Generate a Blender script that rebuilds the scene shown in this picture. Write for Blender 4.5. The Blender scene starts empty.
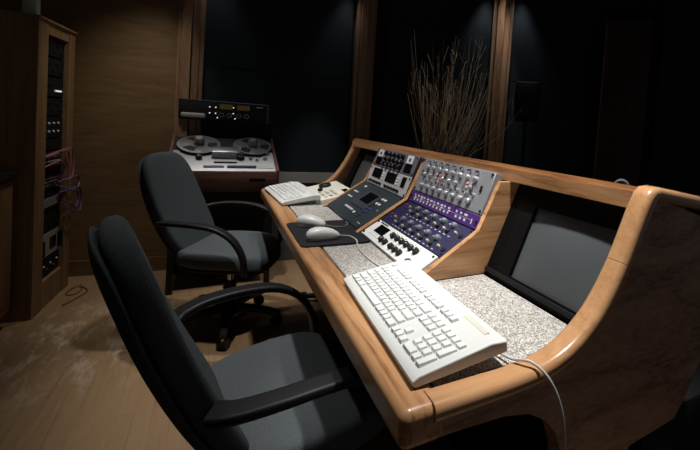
import bpy, bmesh, math, random
from math import sin, cos, pi, radians, atan2, sqrt
from mathutils import Vector, Matrix
random.seed(7)
S = bpy.context.scene
COL = S.collection
V = Vector

# ------------------------------------------------------------------ materials
def srgb(r, g, b):
    f = lambda c: (c/255/12.92) if c/255 <= .04045 else ((c/255+.055)/1.055)**2.4
    return (f(r), f(g), f(b), 1)

def mat(name, col, rough=.5, metal=0, coat=0, emit=None, estr=0, bump=0, bscale=200, spec=.5, var=0, vscale=20):
    m = bpy.data.materials.new(name); m.use_nodes = True
    nt = m.node_tree; b = nt.nodes['Principled BSDF']
    b.inputs['Base Color'].default_value = col
    b.inputs['Roughness'].default_value = rough
    b.inputs['Metallic'].default_value = metal
    b.inputs['Coat Weight'].default_value = coat
    b.inputs['Specular IOR Level'].default_value = spec
    if emit:
        b.inputs['Emission Color'].default_value = emit; b.inputs['Emission Strength'].default_value = estr
    tc = nt.nodes.new('ShaderNodeTexCoord')
    if var:
        n = nt.nodes.new('ShaderNodeTexNoise'); n.inputs['Scale'].default_value = vscale; n.inputs['Detail'].default_value = 5
        nt.links.new(tc.outputs['Object'], n.inputs['Vector'])
        r = nt.nodes.new('ShaderNodeValToRGB')
        r.color_ramp.elements[0].position = .3; r.color_ramp.elements[1].position = .7
        r.color_ramp.elements[0].color = tuple(c*(1-var) for c in col[:3])+(1,)
        r.color_ramp.elements[1].color = tuple(min(1, c*(1+var)) for c in col[:3])+(1,)
        nt.links.new(n.outputs['Fac'], r.inputs['Fac']); nt.links.new(r.outputs['Color'], b.inputs['Base Color'])
    if bump:
        n = nt.nodes.new('ShaderNodeTexNoise'); n.inputs['Scale'].default_value = bscale; n.inputs['Detail'].default_value = 3
        nt.links.new(tc.outputs['Object'], n.inputs['Vector'])
        bp = nt.nodes.new('ShaderNodeBump'); bp.inputs['Strength'].default_value = bump; bp.inputs['Distance'].default_value = .002
        nt.links.new(n.outputs['Fac'], bp.inputs['Height']); nt.links.new(bp.outputs['Normal'], b.inputs['Normal'])
    return m

def wood(name, c0, c1, c2, axis='X', rough=.35, coat=.3, fine=70, broad=7, stretch=.07, mixf=.76):
    m = bpy.data.materials.new(name); m.use_nodes = True
    nt = m.node_tree; N = nt.nodes.new; L = nt.links.new; b = nt.nodes['Principled BSDF']
    tc = N('ShaderNodeTexCoord'); mp = N('ShaderNodeMapping')
    sc = [1, 1, 1]; sc['XYZ'.index(axis)] = stretch
    mp.inputs['Scale'].default_value = sc
    L(tc.outputs['Object'], mp.inputs['Vector'])
    n1 = N('ShaderNodeTexNoise'); n1.inputs['Scale'].default_value = broad; n1.inputs['Detail'].default_value = 2; n1.inputs['Distortion'].default_value = .6
    L(mp.outputs['Vector'], n1.inputs['Vector'])
    mul = N('ShaderNodeMath'); mul.operation = 'MULTIPLY'; mul.inputs[1].default_value = 11
    L(n1.outputs['Fac'], mul.inputs[0])
    fr = N('ShaderNodeMath'); fr.operation = 'PINGPONG'; fr.inputs[1].default_value = 1; L(mul.outputs[0], fr.inputs[0])
    n2 = N('ShaderNodeTexNoise'); n2.inputs['Scale'].default_value = fine*1.6; n2.inputs['Detail'].default_value = 6; n2.inputs['Roughness'].default_value = .65
    L(mp.outputs['Vector'], n2.inputs['Vector'])
    mx = N('ShaderNodeMix'); mx.data_type = 'FLOAT'; mx.inputs[0].default_value = mixf
    L(fr.outputs[0], mx.inputs[2]); L(n2.outputs['Fac'], mx.inputs[3])
    r = N('ShaderNodeValToRGB'); e = r.color_ramp.elements
    e[0].position = .3; e[0].color = c0; e[1].position = .7; e[1].color = c2
    k = e.new(.48); k.color = c1
    L(mx.outputs[0], r.inputs['Fac']); L(r.outputs['Color'], b.inputs['Base Color'])
    b.inputs['Roughness'].default_value = rough; b.inputs['Coat Weight'].default_value = coat; b.inputs['Coat Roughness'].default_value = .12
    bp = N('ShaderNodeBump'); bp.inputs['Strength'].default_value = .12; bp.inputs['Distance'].default_value = .001
    L(n2.outputs['Fac'], bp.inputs['Height']); L(bp.outputs['Normal'], b.inputs['Normal'])
    return m

OAK = [srgb(142, 97, 62), srgb(187, 138, 95), srgb(204, 157, 113)]
M = {}
M['oakX'] = wood('oak_lengthwise', *OAK, axis='X')
M['oakY'] = wood('oak_depthwise', *OAK, axis='Y', rough=.32)
M['oakZ'] = wood('oak_upright', *OAK, axis='Z')
M['oakpanel_shade'] = wood('oak_side_panel_shade', *[srgb(112, 84, 64), srgb(162, 126, 98), srgb(182, 148, 118)], axis='Y', stretch=.25, broad=4, rough=.5, coat=.05)  # same oak as the desk; end-panel shade put into a darker, duller colour
M['oaktrim'] = wood('oak_trim_gloss', *[srgb(178, 129, 88), srgb(191, 143, 100), srgb(201, 155, 112)], axis='Y', rough=.25, coat=.6, stretch=.06, mixf=.82)
M['rackwood'] = wood('rack_cabinet_wood', srgb(112, 84, 56), srgb(134, 104, 72), srgb(148, 118, 84), axis='Z', rough=.5, coat=.05)
M['brownwall'] = wood('brown_wall_veneer', srgb(100, 76, 50), srgb(116, 90, 60), srgb(126, 100, 68), axis='Y', rough=.55, coat=0, broad=4, fine=30, mixf=.85)
M['pillar'] = wood('pillar_wood', srgb(104, 76, 56), srgb(138, 106, 80), srgb(156, 124, 96), axis='Z', rough=.45, coat=.1)
M['cabinet'] = wood('cabinet_wood', srgb(104, 76, 52), srgb(128, 98, 70), srgb(142, 112, 82), axis='Z', rough=.45, coat=.1)
M['walnut'] = wood('tape_machine_wood', srgb(52, 32, 25), srgb(76, 48, 37), srgb(92, 60, 47), axis='X', rough=.4, coat=.2)
M['doorwood'] = wood('dark_door_wood', srgb(50, 34, 26), srgb(64, 44, 34), srgb(74, 52, 40), axis='Z', rough=.5, coat=.05)
M['fabric_wall'] = mat('blue_black_fabric', srgb(42, 49, 53), .95, bump=.5, bscale=300, var=.25, vscale=160, spec=.1)
M['darkwall'] = mat('dark_backing', srgb(16, 18, 20), .9)
M['ledge'] = mat('pale_grey_ledge', srgb(178, 178, 174), .6)
M['wains'] = mat('dark_grey_wainscot', srgb(84, 86, 86), .7)
M['ceil'] = mat('ceiling_paint', srgb(60, 58, 56), .9)
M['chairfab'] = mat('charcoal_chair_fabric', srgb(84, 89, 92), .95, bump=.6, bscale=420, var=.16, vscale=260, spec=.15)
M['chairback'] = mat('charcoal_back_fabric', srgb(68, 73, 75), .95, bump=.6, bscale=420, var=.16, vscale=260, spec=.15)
M['blackpl'] = mat('black_plastic', srgb(22, 22, 23), .5, spec=.35)
M['blackmat'] = mat('matt_black', srgb(15, 15, 16), .7, spec=.3)
M['pad'] = mat('mouse_mat_cloth', srgb(36, 36, 40), .9, bump=.2, bscale=500, spec=.2)
M['chrome'] = mat('chrome', srgb(200, 200, 205), .15, 1)
M['silver'] = mat('silver_metal', srgb(176, 176, 180), .32, .9)
M['alu'] = mat('brushed_plate', srgb(168, 168, 170), .45, .5, var=.06, vscale=60)
M['greypanel'] = mat('grey_faceplate', srgb(150, 150, 156), .45, .2)
M['knobclear'] = mat('silver_knob', srgb(206, 206, 210), .2, .35)
M['pinkcap'] = mat('pink_button', srgb(226, 178, 182), .4)
M['purple'] = mat('purple_faceplate', srgb(84, 50, 122), .45)
M['navy'] = mat('navy_faceplate', srgb(33, 31, 66), .45)
M['domegrey'] = mat('grey_dome_knob', srgb(106, 110, 118), .3, spec=.6)
M['yellow'] = mat('cream_yellow_knob', srgb(214, 204, 146), .4)
M['white'] = mat('white_faceplate', srgb(236, 236, 232), .4)
M['mark'] = mat('pale_marking', srgb(226, 226, 226), .5)
M['red'] = mat('red_button', srgb(190, 40, 70), .4)
M['blue'] = mat('blue_button', srgb(58, 70, 160), .4)
M['teal'] = mat('dark_green_faceplate', srgb(42, 51, 56), .5)
M['tealraise'] = mat('dark_grey_bezel', srgb(54, 59, 66), .5)
M['mauve'] = mat('mauve_grey_faceplate', srgb(104, 100, 116), .5)
M['palegrey'] = mat('pale_grey_faceplate', srgb(186, 184, 184), .5)
M['display'] = mat('black_display', srgb(14, 14, 17), .15)
M['screen'] = mat('dark_screen_glass', srgb(84, 87, 90), .3, spec=.5)
M['beige'] = mat('beige_plastic', srgb(222, 218, 204), .45)
M['keycap'] = mat('white_keycap', srgb(224, 225, 223), .5)
M['kbbody'] = mat('off_white_keyboard', srgb(210, 211, 208), .5)
M['cream'] = mat('cream_plastic', srgb(204, 200, 186), .5)
M['cord'] = mat('pale_grey_cord', srgb(196, 194, 190), .5)
M['greycord'] = mat('grey_cord', srgb(120, 120, 122), .5)
M['mouse'] = mat('white_mouse', srgb(222, 222, 218), .35)
M['mousegrey'] = mat('mouse_grey_base', srgb(140, 140, 142), .4)
M['led'] = mat('white_lamp_and_label_glow', (1, 1, 1, 1), .4, emit=(.9, .95, 1, 1), estr=.6)
M['ledsoft'] = mat('small_lamp_and_label_glow', (.6, .65, .7, 1), .4, emit=(.7, .8, 1, 1), estr=.12)
M['amber'] = mat('amber_meter', srgb(90, 70, 34), .3, emit=srgb(150, 120, 60), estr=.05)
M['tape'] = mat('brown_tape', srgb(34, 28, 26), .35)
M['reelwhite'] = mat('pale_reel', srgb(200, 200, 200), .3, 1)
M['pinkcable'] = mat('pink_cable', srgb(160, 92, 106), .5)
M['violetcable'] = mat('violet_cable', srgb(96, 72, 118), .5)
M['redcable'] = mat('red_cable', srgb(112, 72, 56), .5)
M['greyunit'] = mat('grey_unit', srgb(150, 148, 140), .5)
M['stone'] = mat('pale_box', srgb(168, 178, 170), .7, var=.1, vscale=30)
M['counter'] = mat('dark_counter', srgb(34, 36, 38), .35)
M['twig'] = mat('dry_twig', srgb(150, 134, 112), .8, var=.3, vscale=40)
M['twigl'] = mat('pale_twig', srgb(190, 176, 150), .8, var=.3, vscale=40)
M['vase'] = mat('dark_vase', srgb(40, 38, 36), .5)
M['greyring'] = mat('grey_ring', srgb(110, 110, 118), .5)
M['bezel'] = mat('black_bezel', srgb(9, 9, 10), .6, spec=.15)
M['pedestal'] = mat('grey_pedestal', srgb(120, 118, 116), .6)

def granite():
    m = bpy.data.materials.new('speckled_granite'); m.use_nodes = True
    nt = m.node_tree; N = nt.nodes.new; L = nt.links.new; b = nt.nodes['Principled BSDF']
    tc = N('ShaderNodeTexCoord')
    v = N('ShaderNodeTexVoronoi'); v.inputs['Scale'].default_value = 380; L(tc.outputs['Object'], v.inputs['Vector'])
    n = N('ShaderNodeTexNoise'); n.inputs['Scale'].default_value = 150; n.inputs['Detail'].default_value = 6; n.inputs['Roughness'].default_value = .7
    L(tc.outputs['Object'], n.inputs['Vector'])
    mx = N('ShaderNodeMix'); mx.data_type = 'FLOAT'; mx.inputs[0].default_value = .5
    sp = N('ShaderNodeSeparateColor'); L(v.outputs['Color'], sp.inputs[0])
    L(sp.outputs[0], mx.inputs[2]); L(n.outputs['Fac'], mx.inputs[3])
    r = N('ShaderNodeValToRGB'); e = r.color_ramp.elements
    e[0].position = .2; e[0].color = srgb(84, 82, 80); e[1].position = .74; e[1].color = srgb(226, 223, 217)
    for p, c in ((.34, srgb(126, 123, 119)), (.48, srgb(160, 157, 153)), (.58, srgb(192, 185, 176))):
        k = e.new(p); k.color = c
    L(mx.outputs[0], r.inputs['Fac']); L(r.outputs['Color'], b.inputs['Base Color'])
    b.inputs['Roughness'].default_value = .4
    return m
M['granite'] = granite()

def floor_mat():
    m = bpy.data.materials.new('narrow_board_floor'); m.use_nodes = True
    nt = m.node_tree; N = nt.nodes.new; L = nt.links.new; b = nt.nodes['Principled BSDF']
    tc = N('ShaderNodeTexCoord')
    br = N('ShaderNodeTexBrick'); br.offset = .37; br.offset_frequency = 2
    br.inputs['Color1'].default_value = (.35, .35, .35, 1); br.inputs['Color2'].default_value = (.65, .65, .65, 1); br.inputs['Mortar'].default_value = (0, 0, 0, 1)
    br.inputs['Scale'].default_value = 1; br.inputs['Mortar Size'].default_value = .0008; br.inputs['Brick Width'].default_value = .75; br.inputs['Row Height'].default_value = .062
    L(tc.outputs['Object'], br.inputs['Vector'])
    mp = N('ShaderNodeMapping'); mp.inputs['Scale'].default_value = (.06, 1, 1); L(tc.outputs['Object'], mp.inputs['Vector'])
    n = N('ShaderNodeTexNoise'); n.inputs['Scale'].default_value = 60; n.inputs['Detail'].default_value = 5; L(mp.outputs['Vector'], n.inputs['Vector'])
    mx = N('ShaderNodeMix'); mx.data_type = 'RGBA'; mx.inputs[0].default_value = .5
    L(br.outputs['Color'], mx.inputs[6]); L(n.outputs['Fac'], mx.inputs[7])
    r = N('ShaderNodeValToRGB'); e = r.color_ramp.elements
    e[0].position = .12; e[0].color = srgb(90, 71, 50); e[1].position = .7; e[1].color = srgb(160, 129, 96)
    k = e.new(.36); k.color = srgb(140, 110, 78)
    L(mx.outputs[2], r.inputs['Fac'])
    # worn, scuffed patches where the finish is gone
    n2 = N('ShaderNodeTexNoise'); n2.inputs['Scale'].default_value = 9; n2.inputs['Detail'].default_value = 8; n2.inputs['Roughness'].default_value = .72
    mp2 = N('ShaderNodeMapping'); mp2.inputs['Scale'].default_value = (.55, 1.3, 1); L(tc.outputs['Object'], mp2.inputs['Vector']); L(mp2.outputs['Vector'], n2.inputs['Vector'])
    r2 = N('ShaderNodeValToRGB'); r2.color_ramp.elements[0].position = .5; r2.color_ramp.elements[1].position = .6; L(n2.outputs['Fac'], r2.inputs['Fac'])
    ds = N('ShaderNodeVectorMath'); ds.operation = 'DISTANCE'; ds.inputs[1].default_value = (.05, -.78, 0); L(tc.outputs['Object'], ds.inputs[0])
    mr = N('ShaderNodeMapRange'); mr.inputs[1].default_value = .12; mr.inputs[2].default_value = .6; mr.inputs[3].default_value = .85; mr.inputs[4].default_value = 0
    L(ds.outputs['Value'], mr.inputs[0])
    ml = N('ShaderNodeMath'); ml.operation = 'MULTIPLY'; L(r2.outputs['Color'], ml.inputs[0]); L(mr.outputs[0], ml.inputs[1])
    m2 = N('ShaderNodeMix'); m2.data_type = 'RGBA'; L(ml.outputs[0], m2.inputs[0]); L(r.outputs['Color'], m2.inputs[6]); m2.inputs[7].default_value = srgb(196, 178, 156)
    L(m2.outputs[2], b.inputs['Base Color'])
    b.inputs['Roughness'].default_value = .5
    return m
M['floor'] = floor_mat()

# ------------------------------------------------------------------ mesh helpers
class MB:
    """collects shapes into one mesh, several materials allowed"""
    def __init__(s): s.bm = bmesh.new(); s.mats = []
    def mi(s, m):
        if m not in s.mats: s.mats.append(m)
        return s.mats.index(m)
    def _fin(s, geom_faces, m, smooth=False):
        i = s.mi(m)
        for f in geom_faces:
            f.material_index = i; f.smooth = smooth
    def box(s, lo, hi, m, mtx=None, bev=0, seg=2):
        lo, hi = V(lo), V(hi)
        before = set(s.bm.faces)
        r = bmesh.ops.create_cube(s.bm, size=1)
        d = hi-lo; c = (hi+lo)/2
        for v in r['verts']: v.co = V((v.co.x*d.x, v.co.y*d.y, v.co.z*d.z))+c
        vs = r['verts']
        if bev:
            es = {e for v in vs for e in v.link_edges}
            q = bmesh.ops.bevel(s.bm, geom=list(es), offset=bev, segments=seg, affect='EDGES', profile=.5)
        fs = [f for f in s.bm.faces if f not in before]
        if mtx is not None:
            for v in {v for f in fs for v in f.verts}: v.co = mtx @ v.co
        s._fin(fs, m, bev > 0)
        return s
    def cyl(s, p0, p1, r0, m, r1=None, n=16, caps=True, smooth=True):
        p0, p1 = V(p0), V(p1); r1 = r0 if r1 is None else r1
        d = (p1-p0).normalized(); a = d.orthogonal().normalized(); b = d.cross(a)
        A = []; B = []
        for k in range(n):
            t = 2*pi*k/n; u = a*cos(t)+b*sin(t)
            A.append(s.bm.verts.new(p0+u*r0)); B.append(s.bm.verts.new(p1+u*r1))
        fs = [s.bm.faces.new((A[k], A[(k+1) % n], B[(k+1) % n], B[k])) for k in range(n)]
        s._fin(fs, m, smooth)
        if caps: s._fin([s.bm.faces.new(A[::-1]), s.bm.faces.new(B)], m)
        return s
    def lathe(s, prof, m, mtx=None, n=24):
        """prof: (r, z) list round local z"""
        mtx = mtx or Matrix(); rings = []
        for r, z in prof:
            if r < 1e-5: rings.append([s.bm.verts.new(mtx @ V((0, 0, z)))])
            else: rings.append([s.bm.verts.new(mtx @ V((r*cos(2*pi*k/n), r*sin(2*pi*k/n), z))) for k in range(n)])
        fs = []
        for A, B in zip(rings, rings[1:]):
            for k in range(n):
                q = [A[k % len(A)], A[(k+1) % len(A)], B[(k+1) % len(B)], B[k % len(B)]]
                u = []
                for v in q:
                    if v not in u: u.append(v)
                if len(u) > 2: fs.append(s.bm.faces.new(u))
        s._fin(fs, m, True)
        return s
    def prism(s, pts, f, m, bev=0, seg=3):
        """pts: 2-D outline, f(u, v, side) -> point for side 0 and 1"""
        A = [s.bm.verts.new(f(u, v, 0)) for u, v in pts]; B = [s.bm.verts.new(f(u, v, 1)) for u, v in pts]
        n = len(pts); before = set(s.bm.faces)
        c0 = s.bm.faces.new(A[::-1]); c1 = s.bm.faces.new(B)
        for k in range(n): s.bm.faces.new((A[k], A[(k+1) % n], B[(k+1) % n], B[k]))
        if bev:
            es = list(c0.edges)+list(c1.edges)
            bmesh.ops.bevel(s.bm, geom=es, offset=bev, segments=seg, affect='EDGES', profile=.5)
        s._fin([x for x in s.bm.faces if x not in before], m, bev > 0)
        return s
    def sweep(s, path, sec, m, wide=None, closed_caps=True):
        """sec: (a, b) loop; a along the 'wide' axis, b along the normal; sec may be a function of t"""
        path = [V(p) for p in path]; rings = []; n = len(path)
        prev = None
        for i, p in enumerate(path):
            t = (path[min(i+1, n-1)]-path[max(i-1, 0)]).normalized()
            if wide is not None:
                w = (wide(i/(n-1)) if callable(wide) else V(wide)); w = (w-t*w.dot(t)).normalized()
            else:
                w = (prev-t*prev.dot(t)).normalized() if prev else t.orthogonal().normalized()
                prev = w
            b = t.cross(w).normalized()
            sc = sec(i/(n-1)) if callable(sec) else sec
            rings.append([s.bm.verts.new(p+w*x+b*y) for x, y in sc])
        k = len(rings[0]); fs = []
        for A, B in zip(rings, rings[1:]):
            for j in range(k): fs.append(s.bm.faces.new((A[j], A[(j+1) % k], B[(j+1) % k], B[j])))
        s._fin(fs, m, True)
        if closed_caps: s._fin([s.bm.faces.new(rings[0][::-1]), s.bm.faces.new(rings[-1])], m)
        return s
    def tube(s, path, r, m, n=8):
        c = [(r*cos(2*pi*k/n), r*sin(2*pi*k/n)) for k in range(n)]
        return s.sweep(path, c, m)
    def pad(s, outline, prof, f, m):
        """cushion: outline(t) -> (u, v) unit loop; prof: (scale, h) list from centre bottom to centre top; f(u, v, h) -> point"""
        n = 48; rings = []
        for sc, h in prof:
            if sc < 1e-4: rings.append([s.bm.verts.new(f(0, 0, h))])
            else: rings.append([s.bm.verts.new(f(outline(k/n)[0]*sc, outline(k/n)[1]*sc, h)) for k in range(n)])
        fs = []
        for A, B in zip(rings, rings[1:]):
            for k in range(n):
                q = [A[k % len(A)], A[(k+1) % len(A)], B[(k+1) % len(B)], B[k % len(B)]]; u = []
                for v in q:
                    if v not in u: u.append(v)
                if len(u) > 2: fs.append(s.bm.faces.new(u))
        s._fin(fs, m, True)
        return s
    def mesh(s, name):
        bmesh.ops.recalc_face_normals(s.bm, faces=list(s.bm.faces))
        me = bpy.data.meshes.new(name); s.bm.to_mesh(me); s.bm.free()
        for m in s.mats: me.materials.append(m)
        try: me.set_sharp_from_angle(angle=radians(42))
        except Exception: pass
        return me

def link(name, me, parent=None):
    o = bpy.data.objects.new(name, me); COL.objects.link(o)
    if parent is not None: o.parent = parent
    return o
def obj(name, mb, parent=None):
    return link(name, mb.mesh(name), parent)
def wobj(name, mb, root):
    """mesh collected in world coordinates, stored relative to its root"""
    me = mb.mesh(name); me.transform(root.matrix_basis.inverted())
    return link(name, me, root)
def tag(o, label, cat, group=None):
    o['label'] = label; o['category'] = cat
    if group: o['group'] = group
    return o
def thing(name, label, cat, loc=(0, 0, 0), rz=0, group=None, mtx=None):
    o = bpy.data.objects.new(name, None); COL.objects.link(o); o.empty_display_size = .05
    o.matrix_basis = mtx if mtx is not None else Matrix.Translation(loc) @ Matrix.Rotation(rz, 4, 'Z')
    return tag(o, label, cat, group)
def struct(name, mb, parent=None):
    o = obj(name, mb, parent)
    if parent is None: o['kind'] = 'structure'
    return o
def dup(root, mtx, label=None, group=None):
    r = root.copy(); COL.objects.link(r); r.matrix_basis = mtx
    if label: r['label'] = label
    if group: r['group'] = group
    for ch in list(root.children):
        c = ch.copy(); COL.objects.link(c); c.parent = r
        for g in list(ch.children):
            d = g.copy(); COL.objects.link(d); d.parent = c
    return r
def smooth_path(pts, k=8):
    pts = [V(p) for p in pts]; P = [pts[0]*2-pts[1]]+pts+[pts[-1]*2-pts[-2]]; out = []
    for i in range(1, len(P)-2):
        for j in range(k):
            t = j/k; a, b, c, d = P[i-1:i+3]
            out.append(.5*((2*b)+(c-a)*t+(2*a-5*b+4*c-d)*t*t+(3*b-a-3*c+d)*t**3))
    return out+[pts[-1]]
def rrect(w, h, r, n=3):
    o = []
    for cx, cy, a in ((w/2-r, h/2-r, 0), (-w/2+r, h/2-r, pi/2), (-w/2+r, -h/2+r, pi), (w/2-r, -h/2+r, 1.5*pi)):
        for k in range(n+1):
            t = a+k*pi/2/n; o.append((cx+r*cos(t), cy+r*sin(t)))
    return o
def superell(n, a=1, b=1):
    def f(t):
        t = 2*pi*t; c, s = cos(t), sin(t)
        return a*math.copysign(abs(c)**(2/n), c), b*math.copysign(abs(s)**(2/n), s)
    return f

# ------------------------------------------------------------------ the room
struct('floor', MB().box((-2.2, -1.45, -.05), (4.2, 4.6, 0), M['floor']))
struct('ceiling', MB().box((-2.2, -1.45, 2.6), (4.2, 4.6, 2.65), M['ceil']))
struct('wall_left', MB().box((-2.2, -1.45, 0), (4.2, -1.345, 2.6), M['brownwall']))
# brown veneered wall behind the rack
def wall_between(mb, a, b, z0, z1, th, m, off=0):
    a, b = V((a[0], a[1], 0)), V((b[0], b[1], 0)); d = (b-a).normalized(); n = V((d.y, -d.x, 0))   # n looks into the room
    q = [a+n*off, b+n*off, b+n*(off-th), a+n*(off-th)]
    mb.prism([(p.x, p.y) for p in q], lambda u, v, s: V((u, v, z1 if s else z0)), m)
    return mb
BW0, BW1 = (-.935, -1.34), (-.845, -.44)
struct('wall_rear', wall_between(MB(), BW0, BW1, 0, 2.6, .08, M['brownwall']))
struct('baseboard_rear', wall_between(MB(), BW0, BW1, 0, .105, .012, M['brownwall'], .013))
A0 = V((-.88, -.45, 0)); A1 = V((-.735, .92, 0)); dB = V((.5, .866, 0)); B1 = A1+dB*4.0
dA = (A1-A0).normalized()
ww = struct('wall_back', wall_between(MB(), A0, A1, 0, 2.6, .08, M['darkwall'], -.03))
wb = struct('wall_right', wall_between(MB(), A1, B1, 0, 2.6, .08, M['darkwall'], -.03))
def fabric(parent, p, d, s0, s1, zs):
    for z0, z1 in zs:
        a, b = p+d*s0, p+d*s1
        obj('fabric_panel', wall_between(MB(), a, b, z0, z1, .03, M['fabric_wall'], 0), parent)
fabric(ww, A0, dA, .08, 1.19, ((.745, 1.535), (1.54, 2.58)))
fabric(wb, A1, dB, .12, 1.02, ((.745, 1.635), (1.64, 2.58)))
fabric(wb, A1, dB, 1.20, 1.95, ((.745, 1.635), (1.64, 2.58)))
fabric(wb, A1, dB, 2.5, 3.9, ((.1, 1.635), (1.64, 2.58)))
obj('wainscot', wall_between(MB(), A0, A1, 0, .655, .03, M['wains'], 0), ww)
obj('wainscot', wall_between(MB(), A1, A1+dB*1.95, 0, .655, .03, M['wains'], 0), wb)
struct('trim_1', wall_between(MB(), A0+dA*.05, A1, .655, .74, .05, M['ledge'], .02))
struct('trim_2', wall_between(MB(), A1, A1+dB*1.95, .655, .74, .05, M['ledge'], .02))
# moulded wooden mullions between the fabric panels
def mullion(name, p, d, w):
    n = V((d.y, -d.x, 0)); mb = MB()
    for o, ww_, pr in ((-.42, .16, .05), (-.14, .34, .085), (.2, .26, .062), (.42, .16, .045)):
        a = p+d*(o-ww_/2)*w; b = p+d*(o+ww_/2)*w
        wall_between(mb, a, b, 0, 2.6, pr+.03, M['pillar'], pr)
    return struct(name, mb)
mullion('trim_3', A0+dA*.015, dA, .165)
mullion('trim_4', A1+dA*-.075, dA, .165)
mullion('trim_5', A1+dB*1.115, dB, .165)
# dark door leaf standing ajar at the right
dr = MB(); hinge = V((.445, 2.46, 0)); dd = V((.80, .60, 0))
wall_between(dr, hinge, hinge+dd*.32, .01, 2.13, .045, M['doorwood'], 0)
door = struct('door_1', dr)
obj('door_edge', wall_between(MB(), hinge-dd*.012, hinge, .01, 2.13, .045, M['pillar'], .002), door)

# ------------------------------------------------------------------ the console
DROOT = thing('studio_desk', 'long oak studio mixing desk with curved end panels, granite inlay and raised bridge', 'desk', (1.03, .3, 0))
XL = 2.06
prof_top = [(.052, .7455), (.10, .7455), (.15, .7455), (.22, .746), (.295, .753), (.362, .776), (.42, .818), (.463, .868), (.499, .926), (.527, .982), (.552, 1.036), (.572, 1.072)]
def smooth2(pts, k=4):
    return [(p.x, p.y) for p in smooth_path([(a, b, 0) for a, b in pts], k)]
PT = smooth2(prof_top)
def inset(pts, d):
    out = []
    for i, (y, z) in enumerate(pts):
        a = V(pts[max(i-1, 0)]); b = V(pts[min(i+1, len(pts)-1)]); t = (b-a).normalized()
        out.append((y+t.y*d, z-t.x*d))
    return out
IN = inset(PT, .016)
low = [(.80, 1.01), (1.02, .96), (1.02, .76), (.86, .636), (.80, .55), (.758, .505), (.58, .495), (.58, 0), (.36, 0), (.36, .50), (.354, .56), (.336, .605), (.305, .642), (.26, .668), (.20, .682), (.12, .687), (.03, .69), (.012, .69)]
panel_poly = [p for p in IN if True]+low
def end_panel(x0, x1):
    return MB().prism(panel_poly, lambda u, v, s: V((x1 if s else x0, u, v)), M['oakpanel_shade'])
wobj('end_panel', end_panel(2.024, 2.058), DROOT)
wobj('end_panel', end_panel(.008, .042), DROOT)
# bullnose trim over the end panels, in two lengths with a butt joint
def trim(pts, x0, x1):
    p = [V(((x0+x1)/2, y, z)) for y, z in inset(pts, .014)]
    return MB().sweep(p, rrect(x1-x0, .034, .014, 4), M['oaktrim'], wide=(1, 0, 0))
ks = min(range(len(PT)), key=lambda i: abs(PT[i][1]-.925))
cut = lambda a, b, f: (a[0]+(b[0]-a[0])*f, a[1]+(b[1]-a[1])*f)
wobj('edge_trim', trim(PT[:ks]+[cut(PT[ks-1], PT[ks], .93)], 2.014, 2.066), DROOT)
top_pts = PT[ks:]+[(.585, 1.082), (.605, 1.084), (.80, 1.056), (1.02, .995)]
wobj('edge_trim', trim(top_pts, 2.014, 2.066), DROOT)
wobj('edge_trim', trim(PT, -.002, .058), DROOT)
# front rail, apron
fr = MB().prism(rrect(.083, .066, .018, 4), lambda u, v, s: V((2.0605 if s else -.004, u+.0365, v+.713)), M['oakX'], bev=.0165, seg=4)
for f in fr.bm.faces: f.smooth = True
wobj('front_rail', fr, DROOT)
g = [(.058, .078), (2.014, .078), (2.014, .476), (1.6145, .476), (1.6145, .262), (.57, .262), (.57, .476), (.058, .476)]
wobj('granite_inlay', MB().prism(g, lambda u, v, s: V((u, v, .743 if s else .715)), M['granite']), DROOT)
# bridge
br = MB().prism([(.535, 1.032), (.540, 1.084), (.80, 1.054), (.80, 1.01)], lambda u, v, s: V((2.018 if s else .045, u+(.03 if s and u < .7 else 0), v)), M['oakX'], bev=0)
bmesh.ops.bevel(br.bm, geom=[e for e in br.bm.edges if abs(e.verts[0].co.x-e.verts[1].co.x) > 1 and e.verts[0].co.z > 1.06 and e.verts[0].co.y < .6], offset=.013, segments=4, affect='EDGES')
for f in br.bm.faces: f.smooth = True; f.material_index = 0
wobj('bridge', br, DROOT)
wobj('rear_panel', MB().box((.045, .79, .5), (2.01, 0.81, 1.0), M['blackmat']), DROOT)
wobj('modesty_panel', MB().box((.045, .56, 0), (2.01, .58, .70), M['blackmat']), DROOT)
wobj('under_tray', MB().box((.06, .09, .692), (2.0, .55, .712), M['blackmat']), DROOT)
# rack bay geometry
YB, ZB, YK, ZK, YT, ZT = .252, .755, .453, .875, .516, 1.058
aL = atan2(ZK-ZB, YK-YB); aU = atan2(ZT-ZK, YT-YK); LL = sqrt((ZK-ZB)**2+(YK-YB)**2); LU = sqrt((ZT-ZK)**2+(YT-YK)**2)
def divider(x0, x1, o):
    p = [(YB-.018, .744), (YB-o*sin(aL)-.006, ZB+o*cos(aL)-.003), (YK-o*.85, ZK+o*.55), (YT-o*sin(aU)+.004, 1.031), (.60, 1.031), (.66, 1.02), (.66, .744)]
    return MB().prism(p, lambda u, v, s: V((x1 if s else x0, u, v)), M['oakY'], bev=.003)
wobj('divider', divider(1.596, 1.613, .002), DROOT)
wobj('divider', divider(1.075, 1.103, .0015), DROOT)
wobj('divider', divider(.562, .578, .003), DROOT)
def slanted(x0, x1, y0, z0, y1, z1, th, m):
    n = V((0, -(z1-z0), y1-y0)).normalized()
    return MB().prism([(y0, z0), (y1, z1), (y1-n.y*th, z1-n.z*th), (y0-n.y*th, z0-n.z*th)], lambda u, v, s: V((x1 if s else x0, u, v)), m)
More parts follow.
